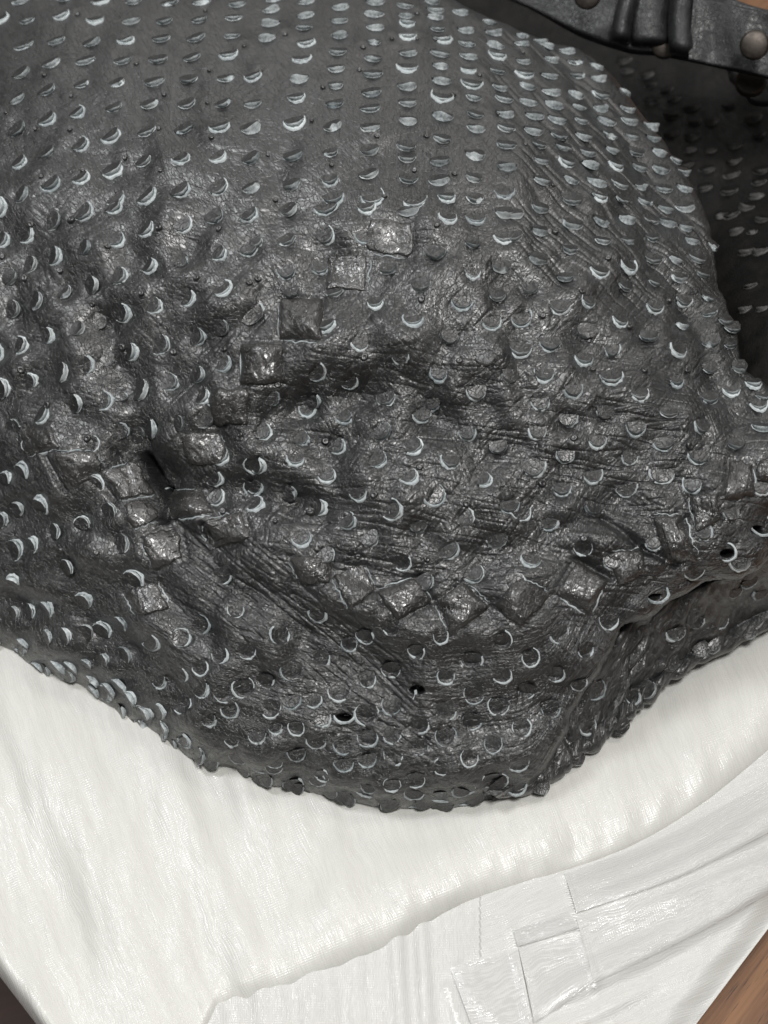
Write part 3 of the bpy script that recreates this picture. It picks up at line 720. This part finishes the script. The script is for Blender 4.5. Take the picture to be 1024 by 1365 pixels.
cn1 = fft_noise(512, 6, 11, 31, 0.6); cn2 = fft_noise(512, 13, 13, 32); cn3 = fft_noise(512, 3, 4, 33, -0.5)
d2 = 1.7*np.abs(bil(cn1, arc2+0*rd2, rd2+200, True))+1.2*bil(cn2, arc2+0*rd2, rd2+200, True)+0.35*bil(cn3, arc2+0*rd2, rd2+200, True)
amp2 = 0.45+0.75*np.exp(-((px2-840)/110)**2)
P2 = P2+n2*(d2*amp2*0.55/1000)[..., None]
P2[..., 2] = np.maximum(P2[..., 2], 0.0125)
base_o = grid_mesh('base_panel', P2-OFF, [LEATHER], bag, np.stack([arc2*0.0003+0*rd2, rd2*0.0003], -1), {'crack': np.full(rd2.shape, 0.8), 'stri': np.zeros(rd2.shape)})
BV2 = bvh_of(P2, 3)
for (rg, a, b, ty, ang) in SC_BASE:
    x, y = REG[rg][0]+a*KZ, REG[rg][1]+b*KZ
    g = place(x, y, ang, ty, BV2) or place(x-6, y-8, ang, ty, BV2) or place(x-12, y-14, ang, ty, BV2)
    if g is None: continue
    c, n, ed, r, dist = g; mb = MB(); scale_geo(mb, np.zeros(3), n, ed, ty, r, int(a*7+b))
    o = mb.build('scale', LST, base_o, c); o.location = c-OFF

# ------------------------------------------------------------------ far back panel, in the shade of the mouth
ZB = [(560, -60, .060), (700, 0, .060), (800, 60, .062), (900, 140, .066), (1024, 120, .085), (1150, 100, .095), (1024, 250, .078), (1150, 250, .09), (950, 300, .068), (1024, 420, .092), (1150, 420, .10), (1000, 520, .096), (1024, 600, .094), (1150, 640, .08), (850, 300, .055), (700, 150, .05), (900, 480, .06)]
bt = tps_fit([(a, b) for a, b, c in ZB], [c for a, b, c in ZB], 1e-3)
gx, gy = np.meshgrid(np.linspace(540, 1160, 260), np.linspace(20, 680, 300))
fy = (gy-20)/660; ytop = -90+(gx-540)*0.36; gy = ytop+(680-ytop)*fy
PB = CAM+rays(gx, gy)*on_z(gx, gy, tps_eval(bt, gx, gy))[..., None]
nb = normals_of(PB)
ln1 = fft_noise(512, 16, 16, 41)[:300, :260]; ln2 = fft_noise(512, 5, 12, 42)[:300, :260]
PB = PB+nb*((1.6*ln1+0.3*ln2)/1000)[..., None]
PB[..., 2] = np.maximum(PB[..., 2], 0.014)
back = grid_mesh('back_panel', PB-OFF, [LEATHER_SHADE], bag, np.stack([gx*0.0003, gy*0.0003], -1), {'crack': np.full(gx.shape, 0.6), 'stri': np.zeros(gx.shape)})
BV3 = bvh_of(PB, 4)
mb = MB()
for i, tok in enumerate(SC_BACK.split()):
    a, b = map(float, tok.split(','))
    g = place(682+a*KZ, b*KZ, random.uniform(-12, 15), 'L', BV3)
    if g: scale_geo(mb, g[0]-OFF, g[1], g[2], 'L', g[3], 900+i)
tag(mb.build('scales', [LEATHER_SHADE, SUEDE_SHADE, SUEDE_SHADE, SUEDE_SHADE], back, OFF), kind='stuff')

# ------------------------------------------------------------------ strap with rivets
def metal(name, c, r):
    m, nt, nd, ln, bs = new_mat(name); bs.inputs['Metallic'].default_value = 1.0
    geo = N(nd, 'ShaderNodeNewGeometry'); nn = noise(nt, geo.outputs['Position'], 500, 4)
    ln.new(mixc(nt, nn, tuple(x*0.7 for x in c), c), bs.inputs['Base Color'])
    ln.new(maprange(nt, nn, 0.3, 0.7, r-0.06, r+0.1), bs.inputs['Roughness']); return m
RIVET = metal('antique_rivet_metal', (0.105, 0.092, 0.082), 0.5)
def strap_surface(name, top, bot, ztop, zbot, mat, parent, thick=0.004, fold=None, nu=160, nv=30):
    s = np.linspace(0, len(top)-1, nu); Tt = catmull(top, s); Bo = catmull(bot, s)
    q = np.linspace(0, 1, nv)[:, None]
    px = Tt[:, 0]*(1-q)+Bo[:, 0]*q; py = Tt[:, 1]*(1-q)+Bo[:, 1]*q
    zz = ztop*(1-q)+zbot*q+0*px
    Pm = CAM+rays(px, py)*on_z(px, py, zz)[..., None]; n = normals_of(Pm)
    h = (0.7*fft_noise(256, 9, 9, 51)[:nv, :nu]+0.10*fft_noise(256, 3, 3, 52)[:nv, :nu])/1000
    if fold is not None: h = h+fold(px, py)
    Pm = Pm+n*h[..., None]
    under = Pm-n*thick
    # closed slab: front surface, then round to the back
    full = np.concatenate([under[::-1], Pm, under[-1:]], 0)
    full = np.concatenate([np.repeat(under[::-1], 1, 0), Pm[:1]*0.5+under[:1]*0.5+n[:1]*0.0, Pm, Pm[-1:]*0.5+under[-1:]*0.5, under[-1:]], 0)
    return grid_mesh(name, full-OFF, [mat], parent, attrs={'crack': np.full(full.shape[:2], 0.55), 'stri': np.zeros(full.shape[:2])}), Pm
STRAPM = leather('strap_leather', (0.007, 0.0075, 0.0085), (0.019, 0.0195, 0.021), 0.44, 0.5, 0.9, 0.0)
def fold(px, py):
    h = np.zeros_like(px)
    return h
strap, SP = strap_surface('strap', [(560, -110), (700, -75), (830, -50), (940, -25), (985, 2), (1060, 22), (1180, 60)], [(590, -30), (690, 2), (775, 42), (835, 62), (900, 74), (1040, 104), (1190, 140)], .150, .132, STRAPM, bag, 0.006, fold)
def roll(x0, y0, x1, y1, wpx, z, name='strap_loop', par=None, bulge=0.006):
    """a folded band that wraps over the strap: an arched strip"""
    nn, mm = 24, 20; V = np.zeros((nn, mm, 3))
    for i in range(nn):
        t = i/(nn-1)
        for j in range(mm):
            a = math.pi*(j/(mm-1)); px = 1.2*math.sin(7*t+x0)+x0+(x1-x0)*t-math.cos(a)*wpx/2; py = y0+(y1-y0)*t+math.cos(a)*-1.2
            d = on_z(np.float64(px), np.float64(py), z-0.018*t)-bulge*math.sin(a)**0.7+0.004*(1-math.sin(a))
            d += 0.006*max(0, (t-0.85)/0.15)**2
            V[i, j] = CAM+rays(np.float64(px), np.float64(py))*d
    return grid_mesh(name, V-OFF, [STRAPM], par, attrs={'crack': np.full((nn, mm), 0.5), 'stri': np.zeros((nn, mm))})
roll(842, -30, 826, 56, 26, .157, par=strap, bulge=0.003); roll(868, -30, 866, 62, 52, .155, par=strap, bulge=0.002)
roll(912, -30, 908, 72, 36, .158, par=strap, bulge=0.005)
STAB, _ = strap_surface('strap_tab', [(925, -5), (985, 8), (1060, 26), (1180, 60)], [(918, 80), (980, 92), (1060, 112), (1190, 146)], .157, .138, STRAPM, strap, 0.004)
LOWT, _ = strap_surface('lower_tab', [(960, 70), (1000, 82), (1060, 100)], [(975, 108), (1004, 132), (1060, 134)], .118, .112, STRAPM, strap, 0.004, nu=60)
def rivet(px, py, rpx, z, tilt=0.0, par=None):
    c = CAM+rays(np.float64(px), np.float64(py))*on_z(np.float64(px), np.float64(py), z)
    v = (CAM-c)/np.linalg.norm(CAM-c); n = v*math.cos(tilt)+np.array([0, 0, 1])*math.sin(tilt); n /= np.linalg.norm(n)
    e1 = np.cross(n, [0, 0, 1]); e1 /= np.linalg.norm(e1); e2 = np.cross(n, e1); R = rpx*np.linalg.norm(c-CAM)/FPX
    mb = MB(); S = 28; prof = [(1.0, -0.4), (1.02, 0.0), (0.97, 0.14), (0.82, 0.22), (0.5, 0.3), (0.2, 0.33)]
    V = [c-OFF+R*(e1*math.cos(2*math.pi*k/S)*a+e2*math.sin(2*math.pi*k/S)*a+n*b) for a, b in prof for k in range(S)]; V.append(c-OFF+n*R*0.335)
    F = [(j*S+k, j*S+(k+1) % S, (j+1)*S+(k+1) % S, (j+1)*S+k) for j in range(5) for k in range(S)]+[(5*S+k, 5*S+(k+1) % S, 6*S) for k in range(S)]
    mb.add(V, F, 0); return mb.build('rivet', [RIVET], par)
rivet(1006, 60, 18, .157, 0.1, strap); rivet(783, -6, 17, .156, 0.1, strap)
rivet(1001, 108, 19, .121, 0.75, strap)
rivet(886, 60, 17, .1345, 0.2, strap)

# ------------------------------------------------------------------ table and floor
def wood(name, c1, c2, ang, sc_=1.0):
    m, nt, nd, ln, bs = new_mat(name)
    geo = N(nd, 'ShaderNodeNewGeometry')
    mp = N(nd, 'ShaderNodeMapping'); ln.new(geo.outputs['Position'], mp.inputs[0]); mp.inputs['Rotation'].default_value = (0, 0, -ang)
    v = mp.outputs[0]
    a = noise(nt, vscale(nt, v, (6*sc_, 130*sc_, 40)), 1.0, 5, 0.6, 0.8)
    b = noise(nt, vscale(nt, v, (25*sc_, 900*sc_, 100)), 1.0, 3, 0.7)
    pore = maprange(nt, noise(nt, vscale(nt, v, (60*sc_, 1300*sc_, 100)), 1.0, 2, 0.5), 0.60, 0.68)
    f = mth(nt, 'ADD', mth(nt, 'MULTIPLY', a, 0.7), mth(nt, 'MULTIPLY', b, 0.4))
    cc = mixc(nt, maprange(nt, f, 0.35, 0.75), c1, c2)
    cc = mixc(nt, mth(nt, 'MULTIPLY', pore, 0.75), cc, tuple(x*0.25 for x in c1))
    ln.new(cc, bs.inputs['Base Color']); bs.inputs['Roughness'].default_value = 0.45
    bp = N(nd, 'ShaderNodeBump'); bp.inputs['Distance'].default_value = 0.0002; bp.inputs['Strength'].default_value = 0.5
    ln.new(b, bp.inputs['Height']); ln.new(bp.outputs[0], bs.inputs['Normal'])
    return m
e1 = world_at(np.float64(1024), np.float64(1238), 0.0); e2 = world_at(np.float64(928), np.float64(1365), 0.0)
wa = math.atan2(e1[1]-e2[1], e1[0]-e2[0])
WOOD = wood('oak_wood', (0.11, 0.045, 0.016), (0.23, 0.11, 0.046), wa)
l1 = world_at(np.float64(14), np.float64(1296), 0.0)[:2]; l2 = world_at(np.float64(64), np.float64(1368), 0.0)[:2]
dl = (l2-l1)/np.linalg.norm(l2-l1)
poly = [l1-dl*0.9, l1+dl*0.5, (0.9, (l1+dl*0.5)[1]), (0.9, 1.5), ((l1-dl*0.9)[0]-0.2, 1.5)]
tbl_args = ( 'brown wooden table showing at the corners round the white cloth', 'table')
to = np.array([0.2, 0.4, -0.03])
mb = MB(); n = len(poly)
V = [(p[0]-to[0], p[1]-to[1], 0-to[2]) for p in poly]+[(p[0]-to[0], p[1]-to[1], -0.03-to[2]) for p in poly]
mb.add(V, [tuple(range(n)), tuple(range(2*n-1, n-1, -1))]+[(i, i+n, (i+1) % n+n, (i+1) % n) for i in range(n)], 0, False)
tbl = mb.build('wooden_table', [WOOD]); tbl.location = to; tag(tbl, *tbl_args)
mb = MB(); mb.add([(-3, -3, -0.72), (3, -3, -0.72), (3, 4, -0.72), (-3, 4, -0.72)], [(0, 1, 2, 3)], 0, False)
fl = mb.build('floor', [wood('dark_floor_wood', (0.045, 0.018, 0.009), (0.10, 0.042, 0.02), 0.4, 0.3)]); tag(fl, kind='structure')

# ------------------------------------------------------------------ cloth
def cloth(name, base, rot, sheen_amt, thread=1.0, rough=0.42, spec=0.7):
    m, nt, nd, ln, bs = new_mat(name)
    uv = N(nd, 'ShaderNodeUVMap', uv_map='flow').outputs[0]
    wn = N(nd, 'ShaderNodeTexNoise', noise_dimensions='2D'); wn.inputs['Scale'].default_value = 60; wn.inputs['Detail'].default_value = 2
    ln.new(uv, wn.inputs['Vector'])
    wv = N(nd, 'ShaderNodeVectorMath', operation='MULTIPLY_ADD'); ln.new(wn.outputs['Color'], wv.inputs[0])
    wv.inputs[1].default_value = (0.0, 0.004, 0.0); ln.new(uv, wv.inputs[2]); wp = wv.outputs[0]
    t1 = noise(nt, vscale(nt, wp, (90, 2200, 1)), 1.0, 2, 0.6, 0.0, '2D')
    t2 = noise(nt, vscale(nt, wp, (25, 330, 1)), 1.0, 3, 0.6, 0.0, '2D')
    wx = N(nd, 'ShaderNodeTexWave', wave_type='BANDS', bands_direction='X'); wx.inputs['Scale'].default_value = 330; wx.inputs['Distortion'].default_value = 1.2; ln.new(wp, wx.inputs['Vector'])
    wy = N(nd, 'ShaderNodeTexWave', wave_type='BANDS', bands_direction='Y'); wy.inputs['Scale'].default_value = 330; wy.inputs['Distortion'].default_value = 1.2; ln.new(wp, wy.inputs['Vector'])
    h = mth(nt, 'ADD', mth(nt, 'MULTIPLY', t1, 0.55*thread), mth(nt, 'MULTIPLY', t2, 0.35))
    h = mth(nt, 'ADD', h, mth(nt, 'MULTIPLY', mth(nt, 'ADD', wx.outputs['Fac'], wy.outputs['Fac']), 0.11))
    bp = N(nd, 'ShaderNodeBump'); bp.inputs['Distance'].default_value = 0.0003; bp.inputs['Strength'].default_value = 0.75
    ln.new(h, bp.inputs['Height']); ln.new(bp.outputs[0], bs.inputs['Normal'])
    ln.new(mixc(nt, maprange(nt, t2, 0.3, 0.7), tuple(x*0.955 for x in base), base), bs.inputs['Base Color'])
    ln.new(maprange(nt, t1, 0.4, 0.62, rough-0.2, rough+0.12), bs.inputs['Roughness']); bs.inputs['Specular IOR Level'].default_value = spec
    bs.inputs['Sheen Weight'].default_value = sheen_amt; bs.inputs['Sheen Roughness'].default_value = 0.3
    return m
SATIN = cloth('white_satin', (0.665, 0.66, 0.625), 0, 0.15)
SHEER = cloth('sheer_shimmer', (0.62, 0.615, 0.59), 0, 0.2, 1.3, 0.38, 0.8)

FB = [(-260, 960), (-150, 1108), (-77, 1203), (0, 1302), (50, 1367), (110, 1443), (190, 1500), (262, 1400), (300, 1340), (345, 1336), (425, 1303), (512, 1268), (600, 1217), (690, 1184), (765, 1162), (850, 1128), (935, 1076), (1030, 1000), (1480, 640)]
FT = [(-240, 640), (-150, 660), (-60, 700), (0, 740), (60, 790), (110, 820), (180, 860), (250, 900), (300, 920), (345, 930), (425, 960), (512, 980), (590, 985), (660, 970), (720, 940), (790, 880), (860, 800), (950, 740), (1400, 420)]
nu, nv = 430, 300
s = np.linspace(0, len(FB)-1, nu); b_ = catmull(FB, s); t_ = catmull(FT, s)
LL = np.linalg.norm(t_-b_, axis=1); EE = (t_-b_)/LL[:, None]
wc = np.interp(s, [0, 4, 6, 7, 8, 9, 11, 14, 18], [34, 34, 30, 40, 60, 80, 95, 85, 70]); rc = np.interp(s, [0, 4, 6, 8, 9, 11, 18], [.012, .012, .005, .003, .006, .0085, .0085])
rowsd, rowsz = [], []
for th in np.linspace(165, 0, 60, endpoint=False)*math.pi/180: rowsd.append(wc*(1-np.sin(th))); rowsz.append(rc*(1-np.cos(th)))
for q in np.linspace(0, 1, nv): rowsd.append(wc+(LL-wc)*q); rowsz.append(0*LL)
cd = np.array(rowsd); cz = np.array(rowsz)
cx = b_[:, 0]+EE[:, 0]*cd; cy = b_[:, 1]+EE[:, 1]*cd
CZ0 = 0.0125
z = np.full(cx.shape, CZ0)-0.0035*np.exp(-((cx-300)/110)**2-((cy-1360)/110)**2)
# padded roll along the fold, gentle waves running with the thread
roll_h = np.interp(s, [0, 7, 8.5, 10, 12, 18], [0, 0, .0015, .003, .003, .0025])[None]
z = z+roll_h*np.exp(-((cd-75)/70)**2)
PC = CAM+rays(cx, cy)*(on_z(cx, cy, z)+cz)[..., None]
nc = normals_of(PC)
thr = math.radians(68)
sx = cx*math.cos(thr)+cy*math.sin(thr); sy = -cx*math.sin(thr)+cy*math.cos(thr)
bend = 0.00035*(cy-1100)**2*0.35
w1 = fft_noise(1024, 150, 16, 61); w2 = fft_noise(1024, 90, 5, 62); w3 = fft_noise(1024, 60, 60, 63); w4 = fft_noise(1024, 40, 10, 64, 0.25)
left = 1-smooth(300, 480, cx)
dd = (1.1*bil(w1, sx+300, sy+bend+400, True)*(0.12+0.9*left)+0.07*bil(w2, sx+300, sy+bend+400, True)*(0.5+left)+0.9*bil(w3, sx, sy+400, True)+0.5*bil(w4, sx, sy+400, True))
# curl of the folded corner
nearbag = smooth(40, 160, cd)
PC = PC+nc*(dd*smooth(0, 30, cd)/1000)[..., None]
satin_args = ( 'shimmering white satin cloth with a padded folded edge beneath the black bag', 'cloth')
so = np.array([0, -0.12, 0.0])
satin = grid_mesh('satin_cloth', PC-so, [SATIN], None, np.stack([sx*0.0003, (sy+bend)*0.0003], -1)); satin.location = so; tag(satin, *satin_args)

# lower, sheer layer with stitched panels
GB = [(120, 1560), (420, 1560), (640, 1560), (845, 1474), (928, 1365), (1024, 1238), (1130, 1098)]
GT = [(200, 1440), (380, 1240), (560, 1170), (700, 1110), (800, 1080), (920, 1010), (1080, 900)]
nu, nv = 420, 260
s = np.linspace(0, 6, nu); b_ = catmull(GB, s); t_ = catmull(GT, s); q = np.linspace(0, 1, nv)[:, None]
gx = b_[:, 0]*(1-q)+t_[:, 0]*q; gy = b_[:, 1]*(1-q)+t_[:, 1]*q
h = np.zeros_like(gx)
def dseg(pts, X, Y):
    best = np.full(X.shape, 1e9); side = np.zeros(X.shape); al = np.zeros(X.shape)
    for (a, b), (c, e) in zip(pts[:-1], pts[1:]):
        vx, vy = c-a, e-b; L2 = vx*vx+vy*vy; t = np.clip(((X-a)*vx+(Y-b)*vy)/L2, 0, 1)
        dx, dy = X-a-t*vx, Y-b-t*vy; dd_ = np.hypot(dx, dy); up = dd_ < best
        best = np.where(up, dd_, best); side = np.where(up, np.sign(vx*dy-vy*dx), side)
    return best, side
PLEATS = [([(768, 1218), (860, 1190), (950, 1150), (1060, 1090)], 2.2), ([(690, 1262), (790, 1230), (900, 1200), (1040, 1140)], 2.0), ([(700, 1240), (770, 1222)], 1.6),
          ([(705, 1355), (790, 1315), (870, 1275), (960, 1225), (1060, 1160)], 2.4), ([(590, 1292), (680, 1262)], 1.4), ([(780, 1250), (900, 1215), (1000, 1175)], 1.0),
          ([(640, 1400), (760, 1370), (880, 1310)], 1.5), ([(540, 1330), (600, 1290)], 0.9)]
for pts, am in PLEATS:
    d_, sd = dseg(pts, gx, gy); x0_, x1_ = pts[0][0], pts[-1][0]
    fade = smooth(x0_-4, x0_+70, gx)*(1-smooth(x1_-70, x1_+4, gx))
    h += 1.1*am*fade*np.where(sd < 0, np.exp(-(d_/38)**2), np.exp(-(d_/11)**2))
SEAMS = [[(752, 1168), (762, 1200), (776, 1260), (792, 1316)], [(683, 1240), (690, 1290), (702, 1345), (712, 1400)], [(612, 1290), (626, 1325), (650, 1352)], [(596, 1318), (610, 1365), (616, 1400)]]
for pts in SEAMS:
    d_, sd = dseg(pts, gx, gy); h += 0.7*np.exp(-(d_/7)**2)
# small upright gathers at the left
ga = fft_noise(1024, 7, 120, 71, math.radians(-4)); h += 0.5*bil(ga, gx, gy, True)*(1-smooth(560, 660, gx))
gb = fft_noise(1024, 120, 8, 72, math.radians(-24)); h += 0.25*bil(gb, gx, gy, True)*smooth(640, 760, gx)
PG = CAM+rays(gx, gy)*on_z(gx, gy, 0.0085+0*gx-0.005*smooth(0.15, 0.0, q+0*gx))[..., None]
PG[..., 2] += np.maximum(h, -1.5)/1000*smooth(0, 0.02, q+0*gx)
la = math.radians(-24)
vert = gx < 640
u_ = np.where(vert, gy, gx*math.cos(la)+gy*math.sin(la)); v_ = np.where(vert, gx, -gx*math.sin(la)+gy*math.cos(la))
sheer_args = ( 'pleated sheer white cloth with stitched seams, below the folded satin', 'cloth')
ho = np.array([0.05, -0.2, 0.0])
sheet2 = grid_mesh('sheer_cloth', PG-ho, [SHEER], None, np.stack([u_*0.0003, v_*0.0003], -1)); sheet2.location = ho; tag(sheet2, *sheer_args)
BVG = bvh_of(PG, 3)
STITCH = cloth('silver_thread', (0.82, 0.82, 0.80), 0, 0.2, 1.0, 0.25)
for pts in SEAMS:
    tt = np.linspace(0, len(pts)-1, 46); cc = catmull(pts, tt); mb = MB()
    for k, (x, y) in enumerate(cc):
        hh = hit(x+random.uniform(-1.5, 1.5), y, BVG)
        if hh is None: continue
        p, nn = hh; a = random.uniform(-0.5, 0.5); t_dir = RIGHT*math.cos(a)+UP*math.sin(a)*0.7; t_dir = t_dir-nn*(t_dir@nn); b_dir = np.cross(nn, t_dir)
        l_, w_ = random.uniform(0.0006, 0.0014), 0.0003
        V = [p+t_dir*l_*i+b_dir*w_*j-ho+nn*(0.0004 if i == 0 else -0.0001) for i in (-1, 0, 1) for j in (-1, 1)]
        mb.add(V, [(0, 1, 3, 2), (2, 3, 5, 4)], 0, True)
    if mb.v: tag(mb.build('seam_stitches', [STITCH], sheet2), kind='stuff')

# thin overlapping layers of the pleats, one sheet each
LAYER = cloth('sheer_layer', (0.68, 0.675, 0.655), 0, 0.3, 1.6, 0.30, 1.0)
LAYER.node_tree.nodes['Principled BSDF'].inputs['Alpha'].default_value = 0.82
for k, (pts, puff) in enumerate((([(752, 1166), (900, 1108), (1060, 1020), (1075, 1085), (910, 1168), (768, 1218)], 1.6), ([(768, 1224), (900, 1176), (1060, 1106), (1075, 1165), (920, 1250), (791, 1312)], 1.8),
                  ([(600, 1292), (645, 1276), (690, 1264), (710, 1368), (675, 1390), (640, 1400)], 1.0), ([(691, 1265), (735, 1252), (775, 1242), (791, 1310), (750, 1340), (712, 1364)], 1.3), ([(683, 1240), (720, 1228), (757, 1216), (772, 1238), (735, 1250), (690, 1263)], 0.6))):
    a0 = np.array(pts[:3], float); b0 = np.array(pts[:2:-1], float); nn, mm = 60, 26
    tt = np.linspace(0, 2, nn); A0 = catmull(a0, tt); B0 = catmull(b0, tt); q = np.linspace(0, 1, mm)[:, None]
    px = A0[:, 0]*(1-q)+B0[:, 0]*q; py = A0[:, 1]*(1-q)+B0[:, 1]*q
    wob = fft_noise(64, 9, 2.2, 300+k)[:mm, :nn]
    hh = 0.9+puff*np.sin(np.pi*q)**0.7*(0.4+0.6*q)+0.22*wob*np.sin(np.pi*q)
    base = np.zeros(px.shape)
    Pl = CAM+rays(px, py)*on_z(px, py, 0.0085+0*px)[..., None]
    hb = np.zeros(px.shape)
    for i_ in range(mm):
        for j_ in range(nn):
            g = hit(px[i_, j_], py[i_, j_], BVG)
            if g is not None: Pl[i_, j_] = g[0]
    Pl[..., 2] += hh/1000
    du = np.cumsum(np.concatenate([[0], np.linalg.norm(np.diff(A0, axis=0), axis=1)]))[None]*np.ones((mm, 1)); dv = q*60+0*px
    grid_mesh('pleat_layer', Pl-ho, [LAYER], sheet2, np.stack([du*0.0003+k, dv*0.0003], -1))
